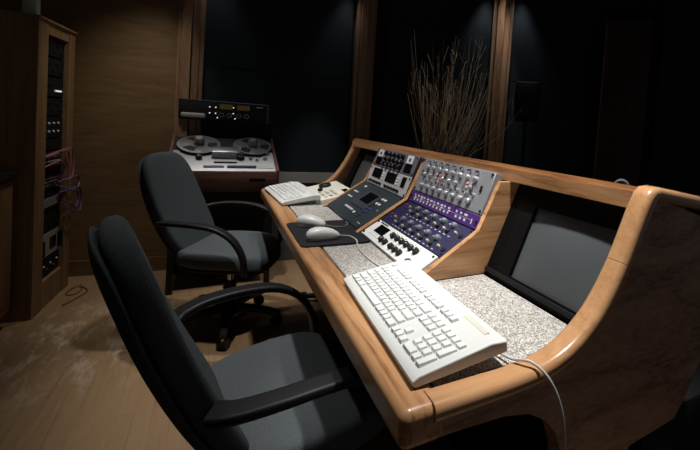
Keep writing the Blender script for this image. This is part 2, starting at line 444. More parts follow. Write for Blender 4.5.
# pedestal under the far end, with its chromed foot, seen beyond the rear chair
wobj('pedestal', MB().box((.044, .36, .05), (.40, .55, .655), M['pedestal']), DROOT)
wobj('plinth', MB().box((.048, .37, 0), (.40, .54, .05), M['blackmat']), DROOT)
ft = MB().lathe([(0, .002), (.02, .006), (.03, .025), (.03, .035), (.02, .052), (0, .058)], M['chrome'], Matrix.Translation((.0, .285, 0)))
ft.cyl((.0, .285, .03), (.03, .37, .035), .016, M['blackmat'])
wobj('foot', ft, DROOT)
# black case under the rear overhang
eq = thing('equipment_case', 'black equipment case on the floor behind the near end of the desk', 'case', (1.74, 1.1, 0))
obj('case_body', MB().box((-.26, -.36, .025), (.26, .22, .46), M['blackmat'], bev=.012), eq)
for sx in (-.22, .22):
    for sy in (-.31, .17): obj('foot', MB().cyl((sx, sy, 0), (sx, sy, .026), .02, M['blackpl']), eq)
obj('carry_handle', MB().tube(smooth_path([(.258, -.16, .3), (.285, -.14, .3), (.285, .0, .3), (.258, .02, .3)]), .008, M['blackpl']), eq)

# ------------------------------------------------------------------ screens in the bay ends
def bay_screen(label, x0, x1, sx0, sx1, sy0, sy1):
    y0, z0, y1, z1 = .48, .748, .60, 1.03
    a = atan2(z1-z0, y1-y0); h = sqrt((z1-z0)**2+(y1-y0)**2)
    mt = Matrix.Translation((x0, y0, z0)) @ Matrix.Rotation(a, 4, 'X')
    t = thing('monitor', label, 'screen', group='screens set into the desk', mtx=mt)
    w = x1-x0
    b = MB()
    b.box((0, 0, -.03), (w, sy0, 0), M['bezel']); b.box((0, sy1, -.03), (w, h, 0), M['bezel'])
    b.box((0, sy0, -.03), (sx0, sy1, 0), M['bezel']); b.box((sx1, sy0, -.03), (w, sy1, 0), M['bezel'])
    b.box((sx0+.005, sy0+.005, -.2), (sx1-.005, sy1-.005, -.031), M['bezel'])
    obj('bezel', b, t)
    obj('lip', MB().box((0, .008, 0), (w, .022, .006), M['blackpl'], bev=.002), t)
    s = MB(); n = 10; vs = [[None]*(n+1) for _ in range(n+1)]
    for i in range(n+1):
        for j in range(n+1):
            u, v = i/n, j/n
            z = -.013+.010*(1-(2*u-1)**2)*(1-(2*v-1)**2)
            vs[i][j] = s.bm.verts.new((sx0+(sx1-sx0)*u, sy0+(sy1-sy0)*v, z))
    s._fin([s.bm.faces.new((vs[i][j], vs[i+1][j], vs[i+1][j+1], vs[i][j+1])) for i in range(n) for j in range(n)], M['screen'], True)
    obj('screen', s, t)
    return t
bay_screen('dark tube screen in black surround recessed at the near right end of the desk', 1.6145, 2.012, .1, .372, .028, .243)
bay_screen('dark screen in black surround recessed at the far left end of the desk', .062, .558, .09, .42, .03, .262)

# ------------------------------------------------------------------ rack modules in the desk
def mod_mtx(x, upper, s):
    a = aU if upper else aL
    y, z = (YK, ZK) if upper else (YB, ZB)
    return Matrix.Translation((x, y+s*cos(a), z+s*sin(a))) @ Matrix.Rotation(a, 4, 'X')
R1, R2, W = 1.1095, .5815, .484
def module(name, label, x, upper, s, h, m, w=W, cat='audio unit', back=.03):
    t = thing(name, label, cat, mtx=mod_mtx(x, upper, s), group=None)
    obj('faceplate', MB().box((.0015, .0015, -back), (w-.0015, h-.0015, 0), m, bev=.0012, seg=1), t)
    for sx in (.012, w-.012):
        for sy in ((.011, h-.011) if h > .06 else (h/2,)):
            obj('screw', MB().cyl((sx, sy, 0), (sx, sy, .003), .0045, M['blackpl'], n=10), t)
    return t
_cache = {}
def part(t, key, make, x, y, name, z=0, rot=0):
    if key not in _cache: _cache[key] = make().mesh(key)
    o = link(name, _cache[key], t); o.location = (x, y, z)
    if rot: o.rotation_euler = (0, 0, rot)
    return o
def knob_mesh(r, h, m, ptr=None, r2=None):
    def f():
        b = MB(); r_ = r2 or r*.82
        b.lathe([(r, 0), (r, h*.45), (r_, h*.55), (r_, h*.95), (r_*.85, h), (0, h)], m, n=18)
        if ptr: b.box((-r*.1, r_*.2, h*.98), (r*.1, r_*.95, h*1.05), ptr)
        return b
    return f
def dome_mesh(r, h, m):
    return lambda: MB().lathe([(r, 0), (r*.98, h*.3), (r*.85, h*.65), (r*.55, h*.92), (0, h)], m, n=18)
def button_mesh(w, h, d, m):
    return lambda: MB().box((-w/2, -h/2, 0), (w/2, h/2, d), m, bev=min(w, h)*.15, seg=1)

# silver equaliser, top of the right-hand rack
HS = LU*.745
t = module('equalizer', 'silver rack equaliser crowded with clear knobs, under the bridge in the right-hand rack', R1, True, LU-HS, HS, M['greypanel'])
for i in range(8):
    x = .065+i*.0475
    part(t, 'clearknob', knob_mesh(.0098, .016, M['knobclear'], M['blackmat']), x, HS*.74, 'knob', rot=random.uniform(-2, 2))
    part(t, 'clearknob', knob_mesh(.0098, .016, M['knobclear'], M['blackmat']), x, HS*.20, 'knob', rot=random.uniform(-2, 2))
    part(t, 'smallsilver', knob_mesh(.0055, .013, M['chrome']), x, HS*.90, 'switch')
    part(t, 'smallsilver', knob_mesh(.0055, .013, M['chrome']), x+.015, HS*.37, 'switch')
for i in (0, 1, 3, 4, 5, 7):
    part(t, 'midknob', knob_mesh(.008, .014, M['knobclear'], M['blackmat']), .055+i*.0475, HS*.52, 'knob', rot=random.uniform(-2, 2))
for i, (x, y) in enumerate([(.15, .6), (.175, .6), (.175, .5), (.2, .6), (.2, .5), (.15, .5), (.36, .6), (.385, .6), (.36, .5), (.385, .5), (.2, .42), (.175, .42)]):
    part(t, 'pinkbtn', button_mesh(.011, .009, .006, M['pinkcap']), x, HS*y, 'button')
for x in (.034, .44):
    part(t, 'rocker', button_mesh(.012, .022, .004, M['blackmat']), x, HS*.55, 'power_switch')

# purple strip
HP = LU-HS
t = module('preamp', 'purple rack preamp strip with rows of white legends, below the silver equaliser', R1, True, 0, HP, M['purple'])
mk = MB(); mk.box((.03, HP*.5-.0004, 0), (.446, HP*.5+.0004, .0005), M['mark'])
for i in range(15):
    x = .035+i*.026
    if i % 4 != 3 or i < 8:
        mk.box((x, HP*.62, 0), (x+.010+.004*(i % 3), HP*.76, .0006), M['mark'])
        mk.box((x+.003, HP*.26, 0), (x+.014, HP*.42, .0006), M['mark'])
mk.box((.443, HP*.25, 0), (.448, HP*.6, .0006), M['mark'])
obj('legend', mk, t)
for i in range(6): part(t, 'whitebtn', button_mesh(.008, .006, .004, M['white']), .05+i*.052, HP*.5, 'button')

# navy knob unit
HW = LL*.395; HN = LL-HW
t = module('channel_strip', 'navy blue rack unit with two rows of grey dome knobs and cream pointers', R1, False, HW, HN, M['navy'])
for r_ in range(2):
    y0 = HN*(.27+.5*r_)
    for i in range(5):
        x = .115+i*.064
        part(t, 'dome', dome_mesh(.0130, .015, M['domegrey']), x+.016, y0+.012, 'knob')
        part(t, 'yknob', dome_mesh(.0055, .010, M['yellow']), x-.009, y0-.014, 'trim_knob')
        part(t, 'bknob', dome_mesh(.008, .011, M['blackpl']), x+.017, y0-.018, 'small_knob')
        part(t, 'dashw', button_mesh(.012, .0035, .001, M['mark']), x-.012, y0+.014, 'button')
    for k, x in enumerate((.03, .05, .07)):
        part(t, ('redbtn', 'bluebtn', 'yknob')[k], (button_mesh(.010, .009, .005, M['red']), button_mesh(.010, .009, .005, M['blue']), dome_mesh(.0055, .010, M['yellow']))[k], x, y0+(.01, -.006, .004)[k], 'button')
    part(t, 'yknob2', dome_mesh(.0055, .010, M['yellow']), .428, y0-.01, 'trim_knob')
    part(t, 'jack', knob_mesh(.009, .004, M['blackmat']), .458, y0-.012, 'jack_socket')
for r_ in range(2):
    mk = MB()
    for i in range(12): mk.box((.10+i*.028, HN*(.06+.48*r_), 0), (.10+i*.028+.012, HN*(.075+.48*r_), .0005), M['mark'])
    obj('legend', mk, t)

# white unit
t = module('effects_unit', 'white rack unit with small black display and clusters of black knobs', R1, False, 0, HW, M['white'], w=W-.014)
obj('display', MB().box((.055, HW*.40, 0), (.14, HW*.83, .0015), M['display']), t)
for i in range(6): part(t, 'blkknob', knob_mesh(.0122, .013, M['blackpl'], M['mark'], r2=.0105), .195+i*.036, HW*.68, 'knob', rot=random.uniform(-2, 2))
for x in (.165, .197, .25, .284, .318): part(t, 'blkknob', knob_mesh(.0122, .013, M['blackpl'], M['mark'], r2=.0105), x, HW*.28, 'knob', rot=random.uniform(-2, 2))
part(t, 'blkknob', knob_mesh(.0122, .013, M['blackpl'], M['mark'], r2=.0105), .40, HW*.2, 'knob')
mk = MB()
mk.box((.03, HW*.88, 0), (.10, HW*.94, .0005), M['display'])
for i in range(6):
    mk.box((.19+i*.036, HW*.86, 0), (.202+i*.036, HW*.875, .0005), M['tealraise'])
    mk.box((.05+i*.02, HW*.2, 0), (.056+i*.02, HW*.225, .0005), M['tealraise'])
obj('legend', mk, t)

# left-hand rack
H2 = LU*.5
t = module('compressor', 'mauve grey rack compressor with black knobs between two white meters', R2, True, H2, LU-H2, M['mauve'])
for x in (.035, .385):
    m_ = MB().box((x, H2*.55, 0), (x+.062, H2*.93, .004), M['mark']); m_.box((x+.022, H2*.64, .004), (x+.040, H2*.8, .005), M['tealraise'])
    obj('meter', m_, t)
    obj('vent_panel', MB().box((x-.004, H2*.10, 0), (x+.066, H2*.50, .002), M['display']), t)
for r_ in range(3):
    for i in range(5): part(t, 'bigblack', knob_mesh(.0125, .018, M['blackpl'], M['mark']), .145+i*.048+.01*(r_ % 2), H2*(.22+.28*r_), 'knob', rot=random.uniform(-2, 2))
t = module('processor', 'pale grey rack processor with three black windows and a row of dark keys', R2, True, 0, H2, M['palegrey'])
for x0, x1 in ((.05, .165), (.225, .34), (.405, .445)): obj('display', MB().box((x0, H2*.40, 0), (x1, H2*.9, .002), M['display']), t)
for i in range(11):
    if i != 5: part(t, 'dkey', button_mesh(.027, .012, .005, M['blackpl']), .045+i*.035, H2*.18, 'button')
for x in (.18, .195, .355, .37):
    for y in (.45, .6, .75): part(t, 'lbtn', button_mesh(.009, .008, .003, M['white']), x, H2*y, 'button')
t = module('controller', 'dark green-grey desk controller panel with a central display and rows of small white keys', R2, False, 0, LL, M['teal'], back=.02)
fr = MB(); fr.box((.165, LL*.36, 0), (.35, LL*.82, .004), M['tealraise']); obj('display_frame', fr, t)
obj('display', MB().box((.205, LL*.50, .004), (.315, LL*.78, .0055), M['display']), t)
for i in range(7): part(t, 'wkey', button_mesh(.0155, .013, .005, M['palegrey']), .165+i*.0165, LL*.24, 'button')
for i in range(4):
    part(t, 'wkey2', button_mesh(.014, .010, .005, M['palegrey']), .045+i*.0155, LL*.64, 'button')
    part(t, 'wkey2', button_mesh(.014, .010, .005, M['palegrey']), .055+i*.0155, LL*.47, 'button')
for x, y in ((.37, .62), (.37, .76), (.40, .62), (.40, .76)): part(t, 'wkey3', button_mesh(.018, .013, .006, M['mark']), x, LL*y, 'button')
for x, y in ((.345, .44), (.365, .44), (.385, .44), (.355, .36), (.375, .36)): part(t, 'bkey', button_mesh(.012, .010, .005, M['blue']), x, LL*y, 'button')
part(t, 'wkey3', button_mesh(.018, .013, .006, M['mark']), .085, LL*.86, 'button')
part(t, 'wkey3', button_mesh(.018, .013, .006, M['mark']), .305, LL*.22, 'button')
for x, y in ((.35, .25), (.37, .25), (.36, .31), (.36, .19)): part(t, 'gkey', button_mesh(.013, .011, .005, M['tealraise']), x, LL*y, 'button')
for x, y in ((.43, .1), (.45, .1), (.44, .5)): part(t, 'led', button_mesh(.006, .006, .003, M['mark']), x, LL*y, 'indicator')

# ------------------------------------------------------------------ keyboards, mice, mat
def keyboard(label, mtx):
    KW, KD, A = .462, .196, radians(7.5)
    t = thing('computer_keyboard', label, 'keyboard', mtx=mtx, group='computer keyboards on the desk')
    tilt = Matrix.Rotation(A, 4, 'X')
    body = MB().prism([(0, .004), (.006, .0), (KD, .0), (KD, .022), (KD-.035, .028), (.012, .019), (0, .013)], lambda u, v, s: tilt @ V((KW if s else 0, u, v)), M['kbbody'], bev=.0035)
    obj('case', body, t)
    for sx in (.05, KW-.05): obj('foot', MB().box((sx-.02, KD-.02, .0), (sx+.02, KD-.012, .0215), M['kbbody']), t)
    keys = []
    u = .0188; x0 = .016; y0 = .020; row = .0205
    def add(x, y, w=1, d=1): keys.append((x0+x*u, y0+y*row, w*u-.0022, d*row-.0022))
    y = 0
    for x, w in ((0, 1.5), (1.5, 1), (2.5, 1.5), (4, 6), (10, 1.5), (11.5, 1), (12.5, 1.0), (13.5, 1.5)): add(x, y, w)
    add(0, 1, 2.25); [add(2.25+i, 1) for i in range(10)]; add(12.25, 1, 2.75)
    add(0, 2, 1.75); [add(1.75+i, 2) for i in range(11)]; add(12.75, 2, 2.25)
    add(0, 3, 1.5); [add(1.5+i, 3) for i in range(12)]; add(13.5, 3, 1.5)
    [add(i, 4) for i in range(13)]; add(13, 4, 2)
    add(0, 5.5); [add(2+i+.5*(i//4), 5.5) for i in range(12)]
    [add(15.25+i, 0) for i in range(3)]; add(16.25, 1)
    [add(15.25+i, 3+j) for i in range(3) for j in range(2)]; [add(15.25+i, 5.5) for i in range(3)]
    X = 18.5
    add(X, 0, 2); add(X+2, 0)
    [add(X+i, 1+j) for i in range(3) for j in range(3)]; [add(X+i, 4) for i in range(3)]; add(X+3, 0, 1, 2); add(X+3, 2, 1, 2); add(X+3, 4)
    sc_ = (KW-.032)/((X+4)*u)
    cache = {}; rest = MB(); keys.sort(key=lambda k: k[1])
    def cap(mb, w, d, ox=0, oy=0):
        bz = .0; q = .0018; hh = .0085
        lo = [(0, 0), (w, 0), (w, d), (0, d)]; hi = [(q, q*.7), (w-q, q*.7), (w-q, d-q*1.6), (q, d-q*1.6)]
        A_ = [mb.bm.verts.new((ox+a, oy+b, bz)) for a, b in lo]; B_ = [mb.bm.verts.new((ox+a, oy+b, hh)) for a, b in hi]
        mb._fin([mb.bm.faces.new(A_[::-1]), mb.bm.faces.new(B_)]+[mb.bm.faces.new((A_[k], A_[(k+1) % 4], B_[(k+1) % 4], B_[k])) for k in range(4)], M['keycap'])
        return mb
    for i, (x, y, w, d) in enumerate(keys):
        x = x0+(x-x0)*sc_; w = w*sc_
        hz = .0165+.009*(y/KD)
        if i < 100:
            k = (round(w, 4), round(d, 4))
            if k not in cache: cache[k] = cap(MB(), *k).mesh('key')
            o = link('key', cache[k], t); o.matrix_basis = tilt @ Matrix.Translation((x, y, hz))
        else:
            cap(rest, w, d, x, y-0)
    if rest.bm.verts:
        me = rest.mesh('far_keys'); me.transform(tilt @ Matrix.Translation((0, 0, .0242))); o = link('far_keys', me, t); o['kind'] = 'stuff'
    o = obj('status_panel', MB().box((.352, KD-.03, .0268), (.43, KD-.018, .0278), M['cream'], tilt), t)
    return t
kb = keyboard('white full-size keyboard lying across the near right corner of the desk', Matrix.Translation((1.552, .054, .7468)) @ Matrix.Rotation(radians(-2.2), 4, 'Z'))
dup(kb, Matrix.Translation((.075, .008, .7468)) @ Matrix.Rotation(radians(4), 4, 'Z'), 'white keyboard at the far end of the desk, beside the beige control box')
wobj('cord', MB().tube(smooth_path([(1.962, .226, .760), (1.985, .236, .754), (2.02, .243, .7555), (2.05, .262, .762), (2.078, .282, .742), (2.094, .302, .69), (2.098, .315, .62), (2.095, .32, .54), (2.09, .318, .42), (2.086, .315, .25), (2.085, .33, .02), (2.06, .40, .006)]), .0028, M['cord']), kb)['label'] = 'pale grey cord hanging over the curved end panel'

mp = MB().prism(rrect(.335, .25, .02, 4), lambda u, v, s: V((u+1.052, v+.131, 0.7505 if s else .7466)), M['pad'])
tag(obj('mouse_mat', mp), 'black mouse mat under two white mice on the desk', 'mouse mat')
def mouse(label, x, y, rz, lo, L=.118, wd=.066):
    t = thing('computer_mouse', label, 'mouse', (x, y, .7508), rz, 'mice on the black mat')
    ol = superell(2.6, wd/2, L/2)
    def f(u, v, h):
        k = v/(L/2)
        return V((u*(1-.05*k), v, h*(1.05-.22*k-.22*k*k)))
    obj('shell', MB().pad(ol, [(0, .008), (.9, .008), (1, .012), (1.0, .018), (.96, .027), (.84, .034), (.62, .039), (.3, .0415), (0, .042)], f, M['mouse']), t)
    obj('base', MB().pad(ol, [(0, .0), (.9, .0), (.97, .003), (.97, .008), (0, .0085)], lambda u, v, h: V((u*(1-.12*v/(L/2)), v, h)), lo), t)
    obj('button_seam', MB().box((-.0006, .012, .021), (.0006, .046, .0285), M['mousegrey'], Matrix.Translation((0, 0, .004)) @ Matrix.Rotation(radians(-10), 4, 'X')), t)
    return t
m1 = mouse('white mouse farther from the camera on the black mat', .958, .092, radians(-30), M['mouse'])
m2 = mouse('white mouse nearer the camera on the black mat', 1.150, .095, radians(6), M['mousegrey'], .124, .060)
wobj('cord', MB().tube(smooth_path([(.978, .140, .757), (1.0, .175, .754), (1.0, .215, .7525), (.965, .243, .752), (.93, .247, .752)]), .0022, M['greycord']), m1)
wobj('cord', MB().tube(smooth_path([(1.144, .152, .760), (1.144, .18, .756), (1.15, .20, .7525), (1.20, .205, .7525), (1.27, .19, .7475), (1.37, .185, .747), (1.47, .195, .747), (1.55, .225, .747)]), .0024, M['cord']), m2)

# beige remote control box
rc = thing('remote_control_box', 'beige sloping control box with a black jog dial at the far end of the desk', 'control box', (.325, .335, .7435), radians(0))
obj('case', MB().prism([(-.10, 0), (.09, 0), (.09, .062), (-.10, .022)], lambda u, v, s: V((.19 if s else -.22, u, v)), M['beige'], bev=.005), rc)
tl = Matrix.Translation((0, -.10, .0222)) @ Matrix.Rotation(atan2(.04, .19), 4, 'X')
def rpart(name, mb):
    me = mb.mesh(name); me.transform(tl); return link(name, me, rc)
rpart('jog_dial', MB().lathe([(.036, 0), (.036, .012), (.03, .018), (.012, .016), (0, .016)], M['blackpl'], Matrix.Translation((-.12, .10, 0))))
rpart('knob', MB().lathe([(.014, 0), (.014, .014), (0, .015)], M['blackpl'], Matrix.Translation((-.03, .05, 0))))
for i in range(6):
    for j in range(3): rpart('button', MB().box((.01+i*.026, .03+j*.03, 0), (.03+i*.026, .045+j*.03, .005), M['cream'] if (i+j) % 3 else M['greyunit'], bev=.001, seg=1))
rpart('display', MB().box((.06, .145, 0), (.165, .175, .002), M['display']))

# ------------------------------------------------------------------ chairs
def soft(name, mb, parent):
    bmesh.ops.recalc_face_normals(mb.bm, faces=list(mb.bm.faces))
    me = bpy.data.meshes.new(name); mb.bm.to_mesh(me); mb.bm.free()
    for m in mb.mats: me.materials.append(m)
    o = link(name, me, parent); sb = o.modifiers.new('soft', 'SUBSURF'); sb.levels = 1; sb.render_levels = 2
    return o
def make_chair(label):
    t = thing('office_chair', label, 'chair', group='charcoal office chairs at the desk')
    so = superell(3.0, .245, .245)
    def fs(u, v, h):
        k = (v/.245)
        drop = -.045*max(0, k-.35)**2/.42
        return V((u*(1-.06*max(0, -k)), v, h+drop+.012*(u/.245)**2*(1 if h > .44 else 0)))
    soft('seat', MB().pad(so, [(0, .385), (.9, .385), (.985, .395), (1.0, .415), (1, .435), (.975, .453), (.92, .463), (.8, .468), (.55, .466), (.25, .463), (0, .462)], fs, M['chairfab']), t)
    soft('seat_pan', MB().pad(so, [(0, .365), (.86, .365), (.93, .372), (.955, .392), (0, .394)], fs, M['blackpl']), t)
    # backrest: upright pad reclined a little, dished towards the sitter
    H, Wd = .60, .212
    def bo(tt):
        a, b = superell(3.8, 1, 1)(tt)
        return a*Wd*(1-.14*max(0, b)**1.5-0.05*max(0, -b)**2), b*H/2
    rec = radians(24)
    def fb(u, v, h):
        y = h + .02*(u/Wd)**2 - .02*cos(v/H*pi*1.2) + .0
        p = V((u, y, v+H/2))
        q = Matrix.Rotation(-rec, 4, 'X').inverted() @ V((p.x, p.y, p.z)) if False else Matrix.Rotation(rec, 4, 'X') @ p
        return V((q.x, q.y-.182, q.z+.395))
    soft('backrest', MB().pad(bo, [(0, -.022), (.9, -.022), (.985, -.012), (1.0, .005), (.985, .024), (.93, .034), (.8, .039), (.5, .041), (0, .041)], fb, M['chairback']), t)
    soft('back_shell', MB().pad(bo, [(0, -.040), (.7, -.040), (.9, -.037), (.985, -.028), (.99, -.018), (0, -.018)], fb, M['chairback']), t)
    obj('back_bracket', MB().sweep(smooth_path([(0, .02, .37), (0, -.13, .362), (0, -.20, .39), (0, -.264, .50), (0, -.317, .62)]), rrect(.075, .016, .006), M['blackpl'], wide=(1, 0, 0)), t)
    for s in (-1, 1):
        path = smooth_path([(s*.212, -.262, .612), (s*.243, -.23, .62), (s*.268, -.16, .628), (s*.28, -.05, .628), (s*.28, .05, .612), (s*.276, .125, .565), (s*.268, .17, .49), (s*.255, .18, .415), (s*.215, .16, .376), (s*.10, .10, .366)], 6)
        def sec(q):
            w = .052 if q < .45 else .052-.010*min(1, (q-.45)/.2)
            return rrect(w, .022, .009)
        obj('armrest', MB().sweep(path, sec, M['blackpl'], wide=lambda q, s=s: V((1, 0, 0)) if q < .78 else V((1, 0, .0)).lerp(V((0, 1, .0)), (q-.78)/.22)), t)
    obj('tilt_mechanism', MB().box((-.07, -.11, .315), (.07, .12, .366), M['blackpl'], bev=.012), t)
    obj('tilt_lever', MB().tube(smooth_path([(.06, .03, .335), (.16, .03, .335), (.235, .03, .345)]), .006, M['blackpl']), t)
    gc = MB().cyl((0, 0, .09), (0, 0, .25), .034, M['blackpl'], n=20); gc.cyl((0, 0, .24), (0, 0, .318), .016, M['chrome'])
    obj('gas_column', gc, t)
    obj('hub', MB().lathe([(0, .065), (.045, .065), (.052, .08), (.05, .115), (.036, .125), (0, .125)], M['blackpl']), t)
    for k in range(5):
        a = 2*pi*k/5+.35; d = V((cos(a), sin(a), 0)); n = V((-sin(a), cos(a), 0))
        obj('base_leg', MB().sweep(smooth_path([d*.03+V((0, 0, .098)), d*.14+V((0, 0, .094)), d*.25+V((0, 0, .078)), d*.285+V((0, 0, .072))], 5), lambda q: rrect(.052-.02*q, .036-.012*q, .008), M['blackpl'], wide=n), t)
        c = d*.275
        cs = MB()
        th = a+1.1; ax = V((cos(th), sin(th), 0)); fw = V((-sin(th), cos(th), 0))*.012
        for s in (-1, 1): cs.cyl(c+fw+ax*s*.008+V((0, 0, .0255)), c+fw+ax*s*.022+V((0, 0, .0255)), .025, M['blackpl'], n=18)
        cs.cyl(c+fw+ax*-.01+V((0, 0, .028)), c+fw+ax*.01+V((0, 0, .028)), .029, M['blackmat'], n=14)
        cs.cyl(c+V((0, 0, .04)), c+V((0, 0, .075)), .008, M['chrome'], n=10)
        obj('caster', cs, t)
    return t
ch = make_chair('charcoal fabric office chair in the foreground, its back to the camera side, tucked at the near end of the desk')
ch.matrix_basis = Matrix.Translation((1.487, -.045, 0)) @ Matrix.Rotation(radians(13), 4, 'Z')
ch['label'] = 'charcoal office chair in the foreground, tucked under the near end of the desk'
dup(ch, Matrix.Translation((.148, -.155, 0)) @ Matrix.Rotation(radians(-27), 4, 'Z'), 'charcoal office chair farther back, in front of the tape machine')

# ------------------------------------------------------------------ tape machine
TM = thing('tape_machine', 'open-reel tape machine with silver deck, wooden case and black meter bridge against the wall', 'tape recorder', (-.55, -.16, 0), radians(90))
TA = atan2(.19, .43)
deckm = Matrix.Translation((0, -.20, .805)) @ Matrix.Rotation(TA, 4, 'X')
DL = sqrt(.19**2+.43**2)
case_poly = [(-.215, .655), (-.215, .812), (.24, 1.013), (.24, .655)]
for s in (-1, 1):
    obj('side_board', MB().prism(case_poly, lambda u, v, q, s=s: V(((s*(.305 if q else .285) if s > 0 else (-.365 if q else -.345)), u, v)), M['walnut'], bev=.003), TM)
obj('front_board', MB().box((-.345, -.212, .665), (.285, -.195, .800), M['walnut'], bev=.002), TM)
obj('case_bottom', MB().prism([(-.194, .665), (-.194, .77), (.235, .95), (.235, .665)], lambda u, v, q: V((.284 if q else -.344, u, v)), M['blackmat']), TM)
obj('slot', MB().box((.115, -.2145, .742), (.215, -.2115, .756), M['display']), TM)
def dpart(name, mb, parent=None):
    me = mb.mesh(name); me.transform(deckm); return link(name, me, parent or TM)
dpart('deck_plate', MB().box((-.344, 0, -.012), (.284, DL, .0), M['alu'], bev=.002))
dpart('deck_recess', MB().box((-.344, DL*.58, .0), (.284, DL-.004, .004), M['blackmat']))
hb = MB(); hb.box((-.115, .17, 0), (.055, .25, .05), M['silver'], bev=.004); hb.box((-.09, .165, .008), (.03, .170, .038), M['alu'])
dpart('head_block', hb)
dpart('head_cover', MB().box((-.105, .255, 0), (.07, .285, .03), M['greypanel'], bev=.004))
dpart('capstan', MB().lathe([(.026, 0), (.026, .03), (.018, .034), (.018, .046), (0, .048)], M['blackpl'], Matrix.Translation((.065, .165, 0))))
dpart('roller', MB().lathe([(.02, 0), (.02, .028), (.01, .034), (0, .034)], M['blackpl'], Matrix.Translation((-.19, .16, 0))))
for x, y, r in ((.13, .16, .013), (.19, .215, .024), (.225, .16, .014), (.245, .23, .012), (.17, .14, .01)):
    dpart('knob', MB().lathe([(r, 0), (r, .012), (r*.7, .02), (0, .021)], M['silver'] if r < .02 else M['blackpl'], Matrix.Translation((x, y, 0))))
dpart('transport_keys', MB().box((-.02, .035, 0), (.16, .062, .008), M['blackpl'], bev=.002))
for x0, x1 in ((-.16, -.04),): dpart('key_strip', MB().box((x0, .04, 0), (x1, .06, .007), M['tealraise'], bev=.002))
dpart('tape_counter', MB().box((-.10, .10, 0), (.04, .115, .006), M['blackmat']))
dpart('edit_plate', MB().box((.165, .035, 0), (.275, .068, .004), M['greyunit'], bev=.002))
for sx in (-.32, .26):
    for sy in (-.17, .20):
        if sx: obj('leg', MB().box((sx-.018, sy-.018, 0), (sx+.018, sy+.018, .662), M['blackpl'], bev=.003), TM)
obj('cross_rail', MB().box((-.31, .185, .18), (.25, .215, .22), M['blackpl']), TM)
obj('shelf', MB().box((-.322, -.17, .24), (.262, .20, .258), M['blackmat']), TM)
# meter bridge
mb_ = Matrix.Translation((-.035, .235, 1.20)) @ Matrix.Rotation(radians(-4), 4, 'Z')
bridge = MB().box((-.30, -.03, -.072), (.30, .07, .072), M['blackmat'], mb_, bev=.003)
bo = obj('meter_bridge', bridge, TM)
def bpart(name, mb):
    me = mb.mesh(name); me.transform(mb_); return link(name, me, bo)
def bx(px): return (px-224)*.00652
bpart('end_cap', MB().box((.285, -.032, -.073), (.302, .071, .073), M['walnut']))
bpart('top_edge', MB().box((-.30, -.032, .068), (.285, -.028, .0735), M['silver']))
for a, b in ((218, 231), (236, 249)): bpart('meter_window', MB().box((bx(a), -.033, .016), (bx(b), -.0295, .054), M['amber']))
for x, z in ((208, .026), (214, .026), (232, .032), (208, -.018), (214, -.018), (232, -.012), (216, -.05), (234, -.05)):
    bpart('lamp', MB().cyl((bx(x), -.034, z), (bx(x), -.029, z), .0048, M['led'], n=10))
for x in (220, 228, 238, 246):
    k = MB().cyl((bx(x), -.046, -.028), (bx(x), -.029, -.028), .013, M['blackpl'], n=16); k.cyl((bx(x), -.031, -.028), (bx(x), -.0295, -.028), .017, M['silver'], n=16)
    bpart('knob', k)
bpart('badge', MB().box((bx(256), -.031, .044), (bx(263), -.0295, .05), M['mark']))
bpart('handle', MB().box((bx(180.5), -.055, -.06), (bx(204), -.03, -.025), M['greyunit'], bev=.01))
obj('bridge_post', MB().box((-.085, .26, .92), (.07, .30, 1.14), M['blackmat']), TM)
def reel(label, x):
    w = TM.matrix_basis @ deckm @ Matrix.Translation((x, DL*.70, .006))
    t = thing('tape_reel', label, 'tape reel', mtx=w, group='reels on the tape machine')
    obj('lower_flange', MB().lathe([(0, 0), (.132, 0), (.133, .0015), (.132, .003), (0, .003)], M['blackpl'], n=40), t)
    obj('tape_pack', MB().lathe([(.05, .003), (.118, .003), (.118, .0135), (.05, .0135)], M['tape'], n=40), t)
    up = MB()
    n = 48
    def ring(r0, r1, z0, z1, a0=0, a1=2*pi, k=48):
        z0 += .004; z1 += .004
        for i in range(k):
            A_ = a0+(a1-a0)*i/k; B_ = a0+(a1-a0)*(i+1)/k
            q = [(r0, A_), (r1, A_), (r1, B_), (r0, B_)]
            lo = [up.bm.verts.new((r*cos(a), r*sin(a), z0)) for r, a in q]; hi = [up.bm.verts.new((r*cos(a), r*sin(a), z1)) for r, a in q]
            up._fin([up.bm.faces.new(lo[::-1]), up.bm.faces.new(hi)]+[up.bm.faces.new((lo[j], lo[(j+1) % 4], hi[(j+1) % 4], hi[j])) for j in range(4)], M['reelwhite'])
    ring(.112, .133, .010, .013); ring(.0, .055, .010, .013, k=24)
    for j in range(3):
        a = 2*pi*j/3+.9; ring(.054, .113, .010, .013, a-.62, a+.62, 10)
    obj('upper_flange', up, t)
    obj('hub_knob', MB().lathe([(.034, .016), (.036, .026), (.028, .034), (.032, .05), (.032, .062), (.024, .07), (0, .071)], M['silver'], n=24), t)
    return t
reel('left-hand pale tape reel on the silver deck, half behind the rear chair', -.195)
reel('right-hand pale tape reel on the silver deck', .150)

# ------------------------------------------------------------------ rack tower
RA = V((-.272, -1.089, 0)); RB = V((-.735, -1.057, 0)); rd = (RB-RA).normalized(); RW = (RB-RA).length
# local x runs from the camera-side edge to the far edge, local y looks into the room
rn = V((rd.y, -rd.x, 0))
if rn.y < 0: rn = -rn
RM = Matrix(((rd.x, -rn.x, 0, RA.x), (rd.y, -rn.y, 0, RA.y), (0, 0, 1, 0), (0, 0, 0, 1)))
